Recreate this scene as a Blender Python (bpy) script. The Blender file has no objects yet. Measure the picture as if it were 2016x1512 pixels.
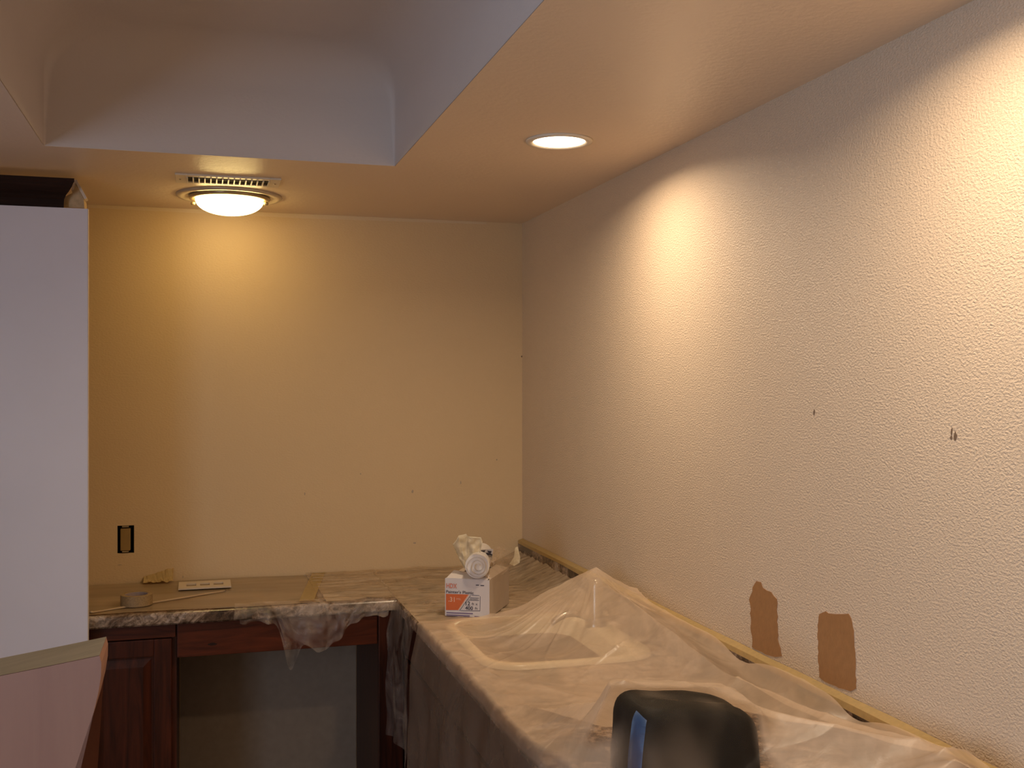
import bpy, bmesh, math, random
from mathutils import Vector, Matrix, noise as mnoise
random.seed(7)
C = bpy.context.scene.collection
sc = bpy.context.scene
PI = math.pi

# ------------------------------------------------------------------ camera, light, exposure
CAM = Vector((-1.334, -4.391, 1.70)); YAW = math.radians(16.35); FPX = 2090.0
cd = bpy.data.cameras.new('camera'); cam = bpy.data.objects.new('camera', cd); C.objects.link(cam)
cam.location = CAM; cam.rotation_euler = (PI/2, 0, -YAW)
cd.sensor_width = 36; cd.lens = FPX/2016*36; cd.shift_y = -3/2016; cd.clip_start = .05
sc.camera = cam
sc.view_settings.view_transform = 'Standard'; sc.view_settings.look = 'None'
sc.view_settings.gamma = 1; sc.view_settings.use_curve_mapping = False
sc.view_settings.exposure = 0.14
DOME_E = (1.0, .72, .28); DOME_S = 13.5
CAN_E = (1.0, .79, .56); CAN_S = 8; CAN_W = 7.8
DAY_C = (.58, .74, 1.0); DAY_W = 82
w = bpy.data.worlds.new('world'); sc.world = w; w.use_nodes = True
w.node_tree.nodes['Background'].inputs[0].default_value = (.55, .7, 1, 1)
w.node_tree.nodes['Background'].inputs[1].default_value = .25
ad = bpy.data.lights.new('window_daylight', 'AREA'); ad.shape = 'RECTANGLE'; ad.size = 1.5; ad.size_y = 2.4
ad.color = DAY_C; ad.energy = DAY_W
al = bpy.data.objects.new('window_daylight', ad); C.objects.link(al)
al.location = (-3.85, -5.1, 1.55); al.rotation_euler = (0, -PI/2, 0)
al['kind'] = 'helper'

# ------------------------------------------------------------------ helpers
fw = Vector((math.sin(YAW), math.cos(YAW), 0)); rt = Vector((math.cos(YAW), -math.sin(YAW), 0))
def ray(px, py): return fw + rt*((px-1008)/FPX) + Vector((0, 0, (753-py)/FPX))
def at(px, py, x=None, y=None, z=None, d=None):
    r = ray(px, py)
    if x is not None: t = (x-CAM.x)/r.x
    elif y is not None: t = (y-CAM.y)/r.y
    elif z is not None: t = (z-CAM.z)/r.z
    else: t = d
    return CAM + r*t

def box(bm, x0, y0, z0, x1, y1, z1, bev=0):
    t = bmesh.new()
    bmesh.ops.create_cube(t, size=1)
    for v in t.verts: v.co = Vector(((x0+x1)/2+v.co.x*(x1-x0), (y0+y1)/2+v.co.y*(y1-y0), (z0+z1)/2+v.co.z*(z1-z0)))
    if bev: bmesh.ops.bevel(t, geom=t.edges[:], offset=bev, segments=2, affect='EDGES', profile=.6)
    m = bpy.data.meshes.new('t'); t.to_mesh(m); t.free(); bm.from_mesh(m); bpy.data.meshes.remove(m)
def prism(bm, pts, ax, a, b):
    """closed polygon pts (2D) extruded along axis ax from a to b"""
    def mk(p, c):
        if ax == 'x': return Vector((c, p[0], p[1]))
        if ax == 'y': return Vector((p[0], c, p[1]))
        return Vector((p[0], p[1], c))
    A = [bm.verts.new(mk(p, a)) for p in pts]; B = [bm.verts.new(mk(p, b)) for p in pts]
    n = len(pts)
    fs = [bm.faces.new(A), bm.faces.new(B[::-1])]
    for i in range(n): fs.append(bm.faces.new((A[i], B[i], B[(i+1) % n], A[(i+1) % n])))
    return fs
def lathe(bm, prof, c, seg=64, axis='z', close=False):
    rings = []
    for r, h in prof:
        if r < 1e-6:
            rings.append([bm.verts.new(c + Vector((0, 0, h)))])
        else:
            rings.append([bm.verts.new(c + Vector((r*math.cos(2*PI*i/seg), r*math.sin(2*PI*i/seg), h))) for i in range(seg)])
    for a, b in zip(rings, rings[1:]):
        for i in range(seg):
            j = (i+1) % seg
            if len(a) == 1 and len(b) == 1: continue
            if len(a) == 1: bm.faces.new((a[0], b[j], b[i]))
            elif len(b) == 1: bm.faces.new((a[i], a[j], b[0]))
            else: bm.faces.new((a[i], a[j], b[j], b[i]))
def grid(fn, nu, nv):
    bm = bmesh.new()
    vs = [[bm.verts.new(fn(i/nu, j/nv)) for j in range(nv+1)] for i in range(nu+1)]
    for i in range(nu):
        for j in range(nv): bm.faces.new((vs[i][j], vs[i+1][j], vs[i+1][j+1], vs[i][j+1]))
    return bm
def rrect(x0, y0, x1, y1, r, z, n_=6):
    out = []
    for cx, cy, a0 in ((x1-r, y1-r, 0), (x0+r, y1-r, PI/2), (x0+r, y0+r, PI), (x1-r, y0+r, 1.5*PI)):
        for k in range(n_+1):
            a_ = a0+k*PI/2/n_; out.append(Vector((cx+r*math.cos(a_), cy+r*math.sin(a_), z)))
    return out
def loft(bm, rings, cap=True):
    vr = [[bm.verts.new(p) for p in r] for r in rings]; n_ = len(vr[0])
    for a_, b_ in zip(vr, vr[1:]):
        for i in range(n_): bm.faces.new((a_[i], a_[(i+1) % n_], b_[(i+1) % n_], b_[i]))
    if cap: bm.faces.new(vr[-1])
    return vr
def obj(name, bm, mat, parent=None, smooth=False, label=None, cat=None, kind=None, group=None):
    bmesh.ops.recalc_face_normals(bm, faces=bm.faces[:])
    me = bpy.data.meshes.new(name); bm.to_mesh(me); bm.free()
    o = bpy.data.objects.new(name, me); C.objects.link(o)
    me.materials.append(mat)
    if smooth:
        for p in me.polygons: p.use_smooth = True
    if parent: o.parent = parent; o.matrix_parent_inverse = parent.matrix_world.inverted() if False else Matrix.Translation(-parent.location)
    if label: o['label'] = label
    if cat: o['category'] = cat
    if kind: o['kind'] = kind
    if group: o['group'] = group
    return o
def thing(name, label, cat, loc=(0, 0, 0), group=None):
    o = bpy.data.objects.new(name, None); C.objects.link(o); o.location = loc
    o.empty_display_size = .05
    o['label'] = label; o['category'] = cat
    if group: o['group'] = group
    return o
def BM(): return bmesh.new()

# ------------------------------------------------------------------ materials
class N:
    def __init__(s, name):
        s.m = bpy.data.materials.new(name); s.m.use_nodes = True; s.t = s.m.node_tree
        s.b = s.t.nodes['Principled BSDF']; s.out = s.t.nodes['Material Output']
    def n(s, typ, **k):
        x = s.t.nodes.new(typ)
        for a, v in k.items(): setattr(x, a, v)
        return x
    def l(s, a, b): s.t.links.new(a, b)
    def coord(s, scale=(1, 1, 1), rot=(0, 0, 0)):
        g = s.n('ShaderNodeNewGeometry'); mp = s.n('ShaderNodeMapping')
        mp.inputs['Scale'].default_value = scale; mp.inputs['Rotation'].default_value = rot
        s.l(g.outputs['Position'], mp.inputs['Vector']); return mp.outputs[0]
    def noise(s, scale, detail=4, rough=.5, vec=None, dist=0):
        x = s.n('ShaderNodeTexNoise'); x.inputs['Scale'].default_value = scale; x.inputs['Detail'].default_value = detail
        x.inputs['Roughness'].default_value = rough; x.inputs['Distortion'].default_value = dist
        s.l(vec if vec is not None else s.coord(), x.inputs['Vector']); return x.outputs['Fac']
    def ramp(s, fac, stops, interp='LINEAR'):
        r = s.n('ShaderNodeValToRGB'); r.color_ramp.interpolation = interp
        e = r.color_ramp.elements
        while len(e) < len(stops): e.new(.5)
        for k, (p, c) in enumerate(stops):
            e[k].position = p; e[k].color = (*c, 1) if len(c) == 3 else c
        s.l(fac, r.inputs[0]); return r.outputs[0]
    def bump(s, h, strength, dist=.001):
        b = s.n('ShaderNodeBump'); b.inputs['Strength'].default_value = strength; b.inputs['Distance'].default_value = dist
        s.l(h, b.inputs['Height']); s.l(b.outputs[0], s.b.inputs['Normal']); return b.outputs[0]
    def math(s, op, a, b):
        x = s.n('ShaderNodeMath', operation=op)
        for i, v in enumerate((a, b)):
            if isinstance(v, (int, float)): x.inputs[i].default_value = v
            else: s.l(v, x.inputs[i])
        return x.outputs[0]
def plain(name, col, rough=.5, metal=0, var=.06, vs=30, bump=0, bs=200, spec=.5):
    n = N(name)
    f = n.noise(vs, 5)
    a = tuple(max(0, c*(1-var)) for c in col); b = tuple(min(1, c*(1+var)) for c in col)
    n.l(n.ramp(f, [(.3, a), (.7, b)]), n.b.inputs['Base Color'])
    n.b.inputs['Roughness'].default_value = rough; n.b.inputs['Metallic'].default_value = metal
    n.b.inputs['Specular IOR Level'].default_value = spec
    if bump: n.bump(n.noise(bs, 3), bump)
    return n.m
def paint(name, col, rough, strength, scale=85):
    n = N(name)
    f = n.noise(3, 3)
    n.l(n.ramp(f, [(.3, tuple(c*.97 for c in col)), (.7, col)]), n.b.inputs['Base Color'])
    n.b.inputs['Roughness'].default_value = rough
    a = n.noise(scale, 3, .55, n.coord((1, 1, 1.5))); p = n.ramp(a, [(.38, (0, 0, 0)), (.70, (1, 1, 1))])
    b = n.noise(scale*2.6, 2, .5)
    h = n.math('ADD', n.math('MULTIPLY', p, 1.0), n.math('MULTIPLY', b, .35))
    n.bump(h, strength, .0022)
    return n.m
M = {}
WALL = (.68, .53, .38)
M['wall'] = paint('textured_beige_paint', WALL, .42, .68, 150)
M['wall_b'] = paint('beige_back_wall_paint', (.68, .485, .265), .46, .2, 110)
M['ceil'] = paint('beige_ceiling_paint', (.80, .63, .46), .34, .16, 60)
M['tray'] = paint('pale_tray_paint', (.66, .58, .53), .6, .10)
M['cutin'] = paint('pale_cut_in_paint', (.70, .53, .33), .5, .15)
M['floor'] = plain('floor_tile', (.34, .24, .16), .4)
M['melamine'] = plain('white_melamine', (.76, .75, .84), .35, var=.02, vs=4)
M['edgeband'] = plain('cream_edge_band', (.72, .6, .48), .5)
M['raw'] = plain('raw_wood', (.55, .38, .2), .6, var=.15, vs=60)
M['swatch'] = plain('tan_sample_paint', (.33, .16, .06), .42, var=.08, vs=60, bump=.35, bs=160)
M['dark'] = plain('dark_void', (.012, .008, .006), .8)
M['box_back'] = plain('ochre_plastic', (.30, .18, .05), .5)
M['whitemetal'] = plain('white_enamel', (.72, .62, .48), .35, var=.02)
M['brass'] = plain('aged_bronze', (.48, .36, .2), .3, metal=.6)
M['nickel'] = plain('pale_satin_trim', (.62, .52, .38), .3, metal=.25)
M['tape'] = plain('masking_tape', (.74, .54, .24), .5, var=.06, vs=80, bump=.2)
M['tapeside'] = plain('masking_tape_side', (.30, .19, .08), .6, var=.2, vs=200)
M['core'] = plain('cardboard_core', (.33, .24, .2), .7)
M['plate'] = plain('almond_plastic', (.62, .5, .36), .35, var=.02)
M['plate_hole'] = plain('shadowed_counter_seen_through', (.3, .22, .14), .6)
M['carton'] = plain('white_carton', (.62, .56, .53), .55, var=.02)
M['carton_shade'] = plain('shaded_carton', (.50, .40, .31), .6, var=.03)  # browner copy of the carton colour, shade painted into the less lit sides
M['orange'] = plain('orange_print', (.60, .12, .012), .5, var=.05)
M['ink'] = plain('black_ink', (.055, .045, .06), .5)
M['violet'] = plain('violet_ink', (.17, .11, .2), .5)
M['palered'] = plain('faded_orange_ink', (.62, .18, .09), .5)
M['peach'] = plain('pale_ink', (.75, .42, .27), .5)
M['sink'] = plain('cream_sink', (.80, .72, .52), .22, var=.01)
M['chrome'] = plain('brushed_nickel', (.5, .46, .4), .25, metal=1)
M['black'] = plain('black_nylon', (.005, .005, .005), .6, var=.3, vs=50, spec=.12)
M['blue'] = plain('blue_webbing', (.05, .14, .36), .5, var=.15)
M['palewood'] = None
def wood(name, dark, light, rough=.38, vert=True, sc_=1.0):
    n = N(name)
    v = n.coord((14, 14, 1.2) if vert else (1.2, 14, 14))
    f = n.noise(2.4*sc_, 6, .6, v, 1.2)
    n.l(n.ramp(f, [(.3, dark), (.75, light)]), n.b.inputs['Base Color'])
    n.b.inputs['Roughness'].default_value = rough
    n.b.inputs['Specular IOR Level'].default_value = .25
    n.bump(n.noise(8, 4, .5, v), .15)
    return n.m
M['cab'] = wood('dark_cherry_stain_upright', (.022, .005, .002), (.085, .018, .006))
M['cab_h'] = wood('dark_cherry_stain_level', (.04, .009, .004), (.13, .028, .009), vert=False)
M['crown'] = wood('espresso_moulding', (.014, .006, .004), (.035, .014, .008), .8, vert=False)
M['paperwood'] = wood('pinkish_pale_board', (.27, .13, .085), (.31, .155, .10), .5, True, .5)
M['paperedge'] = wood('creamy_sawn_edge', (.55, .46, .30), (.66, .56, .38), .6, False)
# granite-look counter
n = N('mottled_granite')
v = n.coord()
vo = n.coord(); vo.node.inputs['Location'].default_value = (.55, 0, .2)
f1 = n.noise(5.2, 8, .66, vo, 1.2)
c1 = n.ramp(f1, [(.36, (.02, .017, .016)), (.45, (.12, .07, .04)), (.52, (.42, .30, .21)), (.60, (.55, .46, .40)), (.7, (.20, .12, .08))])
f2 = n.noise(38, 5, .7, v, .8)
c2 = n.ramp(f2, [(.44, (.10, .07, .05)), (.56, (1, 1, 1))])
mx = n.n('ShaderNodeMix', data_type='RGBA', blend_type='MULTIPLY'); mx.inputs[0].default_value = .6
n.l(c1, mx.inputs[6]); n.l(c2, mx.inputs[7]); n.l(mx.outputs[2], n.b.inputs['Base Color'])
n.b.inputs['Roughness'].default_value = .25
M['granite'] = n.m
# kraft masking paper
n = N('kraft_paper')
v = n.coord((2, 9, 4)); f = n.noise(3, 4, .5, v, .6)
n.l(n.ramp(f, [(.3, (.74, .53, .30)), (.7, (.82, .61, .37))]), n.b.inputs['Base Color'])
n.b.inputs['Roughness'].default_value = .4; n.b.inputs['Coat Weight'].default_value = 1; n.b.inputs['Coat Roughness'].default_value = .14; n.b.inputs['Coat IOR'].default_value = 2.1; n.bump(n.noise(4, 3, .5, v, 1), .3, .003)
M['kraft'] = n.m
# plastic films
def film(name, col, lo, hi, rough, attr=None, bump=.5, bscale=14, stretch=(1, 1, 1), ior=1.5):
    n = N(name)
    n.b.inputs['Base Color'].default_value = (*col, 1); n.b.inputs['Roughness'].default_value = rough
    n.b.inputs['Specular IOR Level'].default_value = .7
    n.b.inputs['IOR'].default_value = ior
    v = n.coord(stretch)
    cre = n.noise(bscale, 6, .6, v, 1.5)
    bn = n.bump(cre, bump, .006)
    tr = n.n('ShaderNodeBsdfTransparent'); tr.inputs[0].default_value = (.96, .94, .9, 1)
    tl = n.n('ShaderNodeBsdfTranslucent'); tl.inputs[0].default_value = (*col, 1)
    m1 = n.n('ShaderNodeMixShader'); m1.inputs[0].default_value = .35
    n.l(n.b.outputs[0], m1.inputs[1]); n.l(tl.outputs[0], m1.inputs[2])
    m2 = n.n('ShaderNodeMixShader')
    fac = n.n('ShaderNodeMapRange'); fac.inputs[1].default_value = .3; fac.inputs[2].default_value = .7
    fac.inputs[3].default_value = lo; fac.inputs[4].default_value = hi
    n.l(n.noise(bscale*.5, 5, .6, v, 2), fac.inputs[0]); fo = fac.outputs[0]
    if attr:
        a = n.n('ShaderNodeAttribute'); a.attribute_name = attr
        fo = n.math('MULTIPLY', fo, a.outputs['Fac'])
    n.l(fo, m2.inputs[0]); n.l(tr.outputs[0], m2.inputs[1]); n.l(m1.outputs[0], m2.inputs[2])
    n.l(m2.outputs[0], n.out.inputs['Surface'])
    return n.m
M['sheet'] = film('milky_plastic_sheet', (.82, .63, .46), .50, .66, .33, 'layers', .35, 9)
M['crinkle'] = film('crinkled_clear_film', (.84, .66, .46), .30, .72, .22, None, .8, 8, (1, 4, 1.5), 2.0)
M['cling'] = film('clear_film_hanging', (.8, .68, .58), .02, .42, .2, None, .9, 16, (1, 1, 1))
M['rollfilm'] = film('white_rolled_film', (.95, .90, .86), .85, .97, .35, None, .3, 30)
M['tuft'] = film('bunched_film', (.88, .80, .62), .72, .95, .3, None, .8, 30)
def emis(name, col, s):
    n = N(name); e = n.n('ShaderNodeEmission'); e.inputs[0].default_value = (*col, 1); e.inputs[1].default_value = s
    n.l(e.outputs[0], n.out.inputs['Surface']); return n.m
M['dome'] = emis('lit_frosted_glass', DOME_E, DOME_S)
M['bulb'] = emis('lit_reflector_bulb', CAN_E, CAN_S)

# ------------------------------------------------------------------ room shell
H = 2.387; CT = .914; XL = -3.6; YR = -6.6; T = .012
bm = BM(); box(bm, XL, YR, -.05, .15, .15, 0); obj('floor', bm, M['floor'], kind='structure')
# back wall with the outlet hole
h0 = at(231, 1090, y=0); h1 = at(264, 1034, y=0)
hx0, hx1, hz0, hz1 = h0.x, h1.x, h0.z, h1.z
bm = BM()
for b in ((XL, 0, hx0, H+.4), (hx1, 0, .12, H+.4)): box(bm, b[0], 0, b[1], b[2], T, b[3])
box(bm, hx0, 0, 0, hx1, T, hz0); box(bm, hx0, 0, hz1, hx1, T, H+.4)
wb = obj('wall_back', bm, M['wall_b'], kind='structure')
# right wall
bm = BM(); box(bm, 0, YR, 0, .12, T, H+.4); wr = obj('wall_right', bm, M['wall'], kind='structure')
# left wall with window opening
bm = BM(); wy0, wy1, wz0, wz1 = -6.3, -3.9, .80, 2.25
box(bm, XL-.12, YR, 0, XL, wy0, H+.4); box(bm, XL-.12, wy1, 0, XL, .12, H+.4)
box(bm, XL-.12, wy0, 0, XL, wy1, wz0); box(bm, XL-.12, wy0, wz1, XL, wy1, H+.4)
obj('wall_left', bm, M['wall_b'], kind='structure')
bm = BM()
for (a, b, c, d) in ((wy0, wz0, wy0+.05, wz1), (wy1-.05, wz0, wy1, wz1), (wy0+.05, wz0, wy1-.05, wz0+.05), (wy0+.05, wz1-.05, wy1-.05, wz1), ((wy0+wy1)/2-.02, wz0+.05, (wy0+wy1)/2+.02, wz1-.05)):
    box(bm, XL-.1, a, b, XL-.04, c, d, .004)
obj('window_1', bm, M['melamine'], kind='structure')
bm = BM(); box(bm, XL-.12, YR-.12, 0, .12, YR, H+.4); obj('wall_rear', bm, M['wall_b'], kind='structure')
# ceiling with tray recess
tx0, tx1, ty1, ty0, TZ = -1.771, -.741, -1.05, -3.75, H+.345
bm = BM()
box(bm, XL, YR, H, tx0, 0, H+.05); box(bm, tx1, YR, H, 0, 0, H+.05)
box(bm, tx0, ty1, H, tx1, 0, H+.05); box(bm, tx0, YR, H, tx1, ty0, H+.05)
ce = obj('ceiling', bm, M['ceil'], kind='structure')
bm = BM(); cov = .14
def cring(ins, z, r): return rrect(tx0+ins, ty0+ins, tx1-ins, ty1-ins, r+ins*.6, z)
loft(bm, [cring(.0012, H+.0005, .004), cring(.0012, H+.1, .01)]+[cring(.0012+cov*(1-math.cos(k*PI/16)), TZ-cov+cov*math.sin(k*PI/16), .02+.004*k) for k in range(0, 9)])
box(bm, tx0-.03, ty0-.03, H+.05, tx0-.002, ty1+.03, TZ+.03); box(bm, tx1+.002, ty0-.03, H+.05, tx1+.03, ty1+.03, TZ+.03)
box(bm, tx0, ty1+.002, H+.05, tx1, ty1+.03, TZ+.03); box(bm, tx0, ty0-.03, H+.05, tx1, ty0-.002, TZ+.03)
obj('ceiling_recess', bm, M['tray'], parent=ce, smooth=True, label='raised tray recess with pale unpainted inner faces')
# pale strip under the ceiling of the back wall
bm = BM(); a = at(600, 500, y=0).x
prism(bm, [(-1.9, H-.001), (a, H-.001), (-.16, H-.001), (-.16, H-.010), (a, H-.018), (-1.9, H-.012)], 'y', -.0008, 0)
obj('cut_in_strip', bm, M['cutin'], parent=wb, label='slightly paler strip of paint under the ceiling')

# wall marks -----------------------------------------------------
def mark(name, px, py, w_, h_, mat, plane, ang=0):
    b = BM(); n_ = 9
    if plane == 'back': c = at(px, py, y=0)
    else: c = at(px, py, x=0)
    pts = []
    for i in range(n_):
        a_ = 2*PI*i/n_; r = random.uniform(.7, 1.1)
        u, v_ = w_*.5*r*math.cos(a_), h_*.5*r*math.sin(a_)
        u, v_ = u*math.cos(ang)-v_*math.sin(ang), u*math.sin(ang)+v_*math.cos(ang)
        pts.append((u, v_))
    if plane == 'back': prism(b, [(c.x+u, c.z+v_) for u, v_ in pts], 'y', -.0009, .0)
    else: prism(b, [(c.y+u, c.z+v_) for u, v_ in pts], 'x', -.0009, .0)
    return obj(name, b, mat, parent=wb if plane == 'back' else wr)
M['mark'] = plain('scuffed_hole', (.16, .10, .06), .8)
M['mark_soft'] = plain('faint_scuff', (.42, .32, .22), .7)
for (px, py, w_, h_) in ((1603, 812, .003, .016), (1874, 849, .002, .016), (1881, 860, .004, .020), (1873, 862, .003, .009)):
    mark('nail_hole', px, py, w_*2.2, h_, M['mark'], 'right', .1)
for (px, py, w_, h_) in ((600, 972, .005, .014), (1027, 702, .007, .008), (978, 905, .006, .008), (286, 1141, .006, .010)):
    mark('nail_hole', px, py, w_, h_, M['mark'] if px in (1027, 286) else M['mark_soft'], 'back')
for (px, py, w_, h_) in ((812, 968, .010, .016), (907, 950, .006, .016), (816, 1069, .014, .006), (236, 1112, .02, .004), (710, 933, .006, .006), (360, 1136, .004, .012)):
    mark('scuff', px, py, w_, h_, M['mark_soft'], 'back')

# paint swatches on right wall ------------------------------------
def swatch(outline, label):
    pts = []
    for i in range(len(outline)):
        a_, b_ = outline[i], outline[(i+1) % len(outline)]
        L = math.dist(a_, b_); k = max(1, int(L/7))
        for j in range(k):
            t = j/k; px = a_[0]+(b_[0]-a_[0])*t; py = a_[1]+(b_[1]-a_[1])*t
            pts.append((px+random.uniform(-1.3, 1.3), py+random.uniform(-1.0, 1.0)))
    b = BM(); q = [at(px, py, x=0) for px, py in pts]
    A = [b.verts.new((-.0012, p.y, p.z)) for p in q]; B = [b.verts.new((-.0001, p.y, p.z)) for p in q]; k = len(q)
    from mathutils.geometry import tessellate_polygon
    for tri_ in tessellate_polygon([[Vector((p.y, p.z, 0)) for p in q]]): b.faces.new([A[i] for i in tri_])
    for i in range(k): b.faces.new((A[i], A[(i+1) % k], B[(i+1) % k], B[i]))
    return obj('paint_swatch', b, M['swatch'], parent=wr, label=label)
swatch([(1483, 1157), (1490, 1145), (1500, 1147), (1503, 1157), (1518, 1166), (1530, 1180), (1531, 1215), (1532, 1258), (1537, 1275), (1539, 1291), (1526, 1293), (1508, 1288), (1480, 1274), (1481, 1262), (1479, 1235), (1478, 1200), (1476, 1180)],
       'narrow tan sample brushstroke with a pointed top, the farther of two on the wall')
swatch([(1614, 1208), (1626, 1204), (1632, 1208), (1672, 1209), (1678, 1225), (1682, 1250), (1685, 1300), (1686, 1355), (1676, 1361), (1652, 1354), (1625, 1342), (1613, 1332), (1612, 1290), (1610, 1240)],
       'wider square-topped tan sample brushstroke, the nearer of two on the wall')

# ------------------------------------------------------------------ outlet box
bc = Vector(((hx0+hx1)/2, 0, (hz0+hz1)/2))
ob = thing('outlet_box', 'uncovered electrical box opening with dark gap and ochre insert low on the back wall', 'electrical box', bc)
D = .05
bm = BM(); g = .004
box(bm, hx0-g, T+.001, hz0-g, hx0, T+D, hz1+g); box(bm, hx1, T+.001, hz0-g, hx1+g, T+D, hz1+g)
box(bm, hx0, T+.001, hz0-g, hx1, T+D, hz0); box(bm, hx0, T+.001, hz1, hx1, T+D, hz1+g); box(bm, hx0, T+D, hz0, hx1, T+D+.003, hz1)
obj('housing', bm, M['dark'], parent=ob)
iw = (hx1-hx0)
bm = BM(); box(bm, hx0+iw*.18, -.001, hz0+.010, hx1-iw*.22, T+.02, hz1-.012, .003); obj('blank_insert', bm, M['box_back'], parent=ob, label='ochre insert')
for zz in (hz0+.004, hz1-.007):
    bm = BM(); box(bm, hx0+iw*.28, -.002, zz, hx1-iw*.32, T+.01, zz+.005, .001)
    obj('mounting_ear', bm, M['brass'], parent=ob)

# ------------------------------------------------------------------ flush ceiling light
dc = at(452, 386, z=H); dc.z = H
dl = thing('ceiling_light', 'lit flush-mounted ceiling light with frosted glass bowl near the back wall', 'ceiling light', dc)
lo = Vector((dc.x, dc.y, H))
bm = BM(); lathe(bm, [(.120, -.002), (.150, -.004), (.170, -.009), (.184, -.008), (.190, -.003), (.189, 0), (.12, 0)], lo, 96)
obj('trim_ring', bm, M['nickel'], parent=dl, smooth=True)
bm = BM(); lathe(bm, [(.105, -.004), (.143, -.005), (.146, -.009), (.142, -.015), (.134, -.017), (.128, -.015), (.122, -.012), (.105, -.012)], lo, 96)
obj('lamp_pan', bm, M['brass'], parent=dl, smooth=True)
bm = BM(); R = .122
prof = [(R, -.016)]+[(R*math.cos(a_*PI/2/14)**.9 if a_ < 14 else 0, -.016-.054*math.sin(a_*PI/2/14)) for a_ in range(1, 15)]
lathe(bm, prof, lo, 96); obj('glass_bowl', bm, M['dome'], parent=dl, smooth=True)
for s in (-.285, 1.4, PI-.285):
    bm = BM(); lathe(bm, [(0, -.034), (.007, -.033), (.009, -.027), (.006, -.022), (0, -.020)], lo+Vector((.134*math.cos(s+.02), .134*math.sin(s+.02), 0)), 12)
    obj('thumb_screw', bm, M['brass'], parent=dl, smooth=True)

# ------------------------------------------------------------------ air vent
v0 = at(345, 346, z=H); v1 = at(553, 354, z=H)
s0 = at(369, 347, z=H); s1 = at(534, 360, z=H)
vx0, vx1 = v0.x, v1.x; vyc = at(450, 354, z=H).y
vt = thing('ceiling_vent', 'cream metal air register with a row of dark slots beside the ceiling light', 'vent', ((vx0+vx1)/2, vyc, H))
fy0, fy1 = vyc-.075, vyc+.072; gx0, gx1 = vx0+.038, vx1-.038; gy0, gy1 = vyc-.048, vyc+.052
bm = BM(); t_ = .006
for b in ((vx0, fy0, gx0, fy1), (gx1, fy0, vx1, fy1), (gx0, fy0, gx1, gy0), (gx0, gy1, gx1, fy1)): box(bm, b[0], b[1], H-t_, b[2], b[3], H, .0015)
obj('flange', bm, M['whitemetal'], parent=vt)
bm = BM(); box(bm, gx0, gy0, H-.0005, gx1, gy1, H+.0-.0001); obj('duct_opening', bm, M['dark'], parent=vt, label='dark duct opening')
nf = 15
fin_mesh = None
for i in range(nf):
    x = gx0+(gx1-gx0)*i/(nf-1)
    if fin_mesh is None:
        bm = BM(); box(bm, -.0022, gy0-vyc, -.010, .0022, gy1-vyc, -.0006, .0006)
        o = obj('fin', bm, M['whitemetal'], parent=vt); fin_mesh = o.data
        o.matrix_parent_inverse = Matrix.Identity(4)
    else:
        o = bpy.data.objects.new('fin', fin_mesh); C.objects.link(o); o.parent = vt
    o.location = (x-(vx0+vx1)/2, 0, 0)
for x in (vx0+.016, vx1-.016):
    bm = BM(); lathe(bm, [(0, -.009), (.003, -.0085), (.0042, -.006), (.0042, -.004)], Vector((x, vyc, H)), 12); obj('screw', bm, M['brass'], parent=vt, smooth=True)

# ------------------------------------------------------------------ recessed cans
def can(x, y, label):
    t = thing('recessed_light', label, 'recessed light', (x, y, H), 'recessed lights along the right side of the ceiling')
    c = Vector((x, y, H))
    b = BM(); lathe(b, [(.074, -.0005), (.077, -.006), (.086, -.0075), (.094, -.005), (.096, 0), (.074, 0)], c, 72); obj('trim_ring', b, M['whitemetal'], parent=t, smooth=True)
    b = BM(); lathe(b, [(.0735, -.003)]+[(.0735*math.cos(k*PI/16), -.003-.004*math.sin(k*PI/16)) for k in range(1, 8)]+[(0, -.007)], c, 72)
    obj('bulb', b, M['bulb'], parent=t, smooth=True)
def can_lamp(x, y):
    d_ = bpy.data.lights.new('downlight_beam', 'AREA'); d_.shape = 'DISK'; d_.size = .145; d_.spread = math.radians(160)
    d_.color = CAN_E; d_.energy = CAN_W
    l_ = bpy.data.objects.new('downlight_beam', d_); C.objects.link(l_); l_.location = (x, y, H-.0085); l_['kind'] = 'helper'
c1 = at(1101, 277, z=H)
can_lamp(c1.x, c1.y); can_lamp(c1.x, c1.y-1.42)
can(c1.x, c1.y, 'round lit recessed downlight in the ceiling near the right wall')
can(c1.x, c1.y-1.42, 'lit recessed downlight nearer the viewer along the right wall')

# ------------------------------------------------------------------ base cabinets, back run
YF = -.560                      # face of the back run
XI = -.625                      # face of the right run
def X(px, py=1300, y=YF): return at(px, py, y=y).x
def Z(py, px, y=YF): return at(px, py, y=y).z
pcx = X(348); opl, opr = X(353, 1400), X(742, 1400)
zt = .872                       # underside of counter
bm = BM(); box(bm, pcx+.002, -.004, .02, opr+.003, -.0005, .868); obj('shaded_bare_drywall', bm, plain('shade_darkened_drywall', (.33, .25, .18), .8), parent=wb, label='unpainted drywall inside the empty appliance bay, coloured darker for the shade there')  # bare drywall panel, its colour darkened to deepen the shade in the bay
cabL = thing('base_cabinet', 'dark cherry base cabinet with raised-panel door left of the empty appliance bay', 'cabinet', (pcx-.25, YF+.25, 0))
bm = BM(); xL0 = -2.25
box(bm, xL0, YF+.02, .1, pcx-.001, -.012, zt-.001); box(bm, xL0, YF+.09, 0, pcx-.001, -.012, .1)
obj('carcass', bm, M['cab'], parent=cabL)
dz1 = Z(1262, 260); dx0, dx1 = X(176), X(338)
dx0 -= .14
bm = BM(); sw = .058
box(bm, dx0, YF, .16, dx0+sw, YF+.019, dz1, .003); box(bm, dx1-sw, YF, .16, dx1, YF+.019, dz1, .003)
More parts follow.
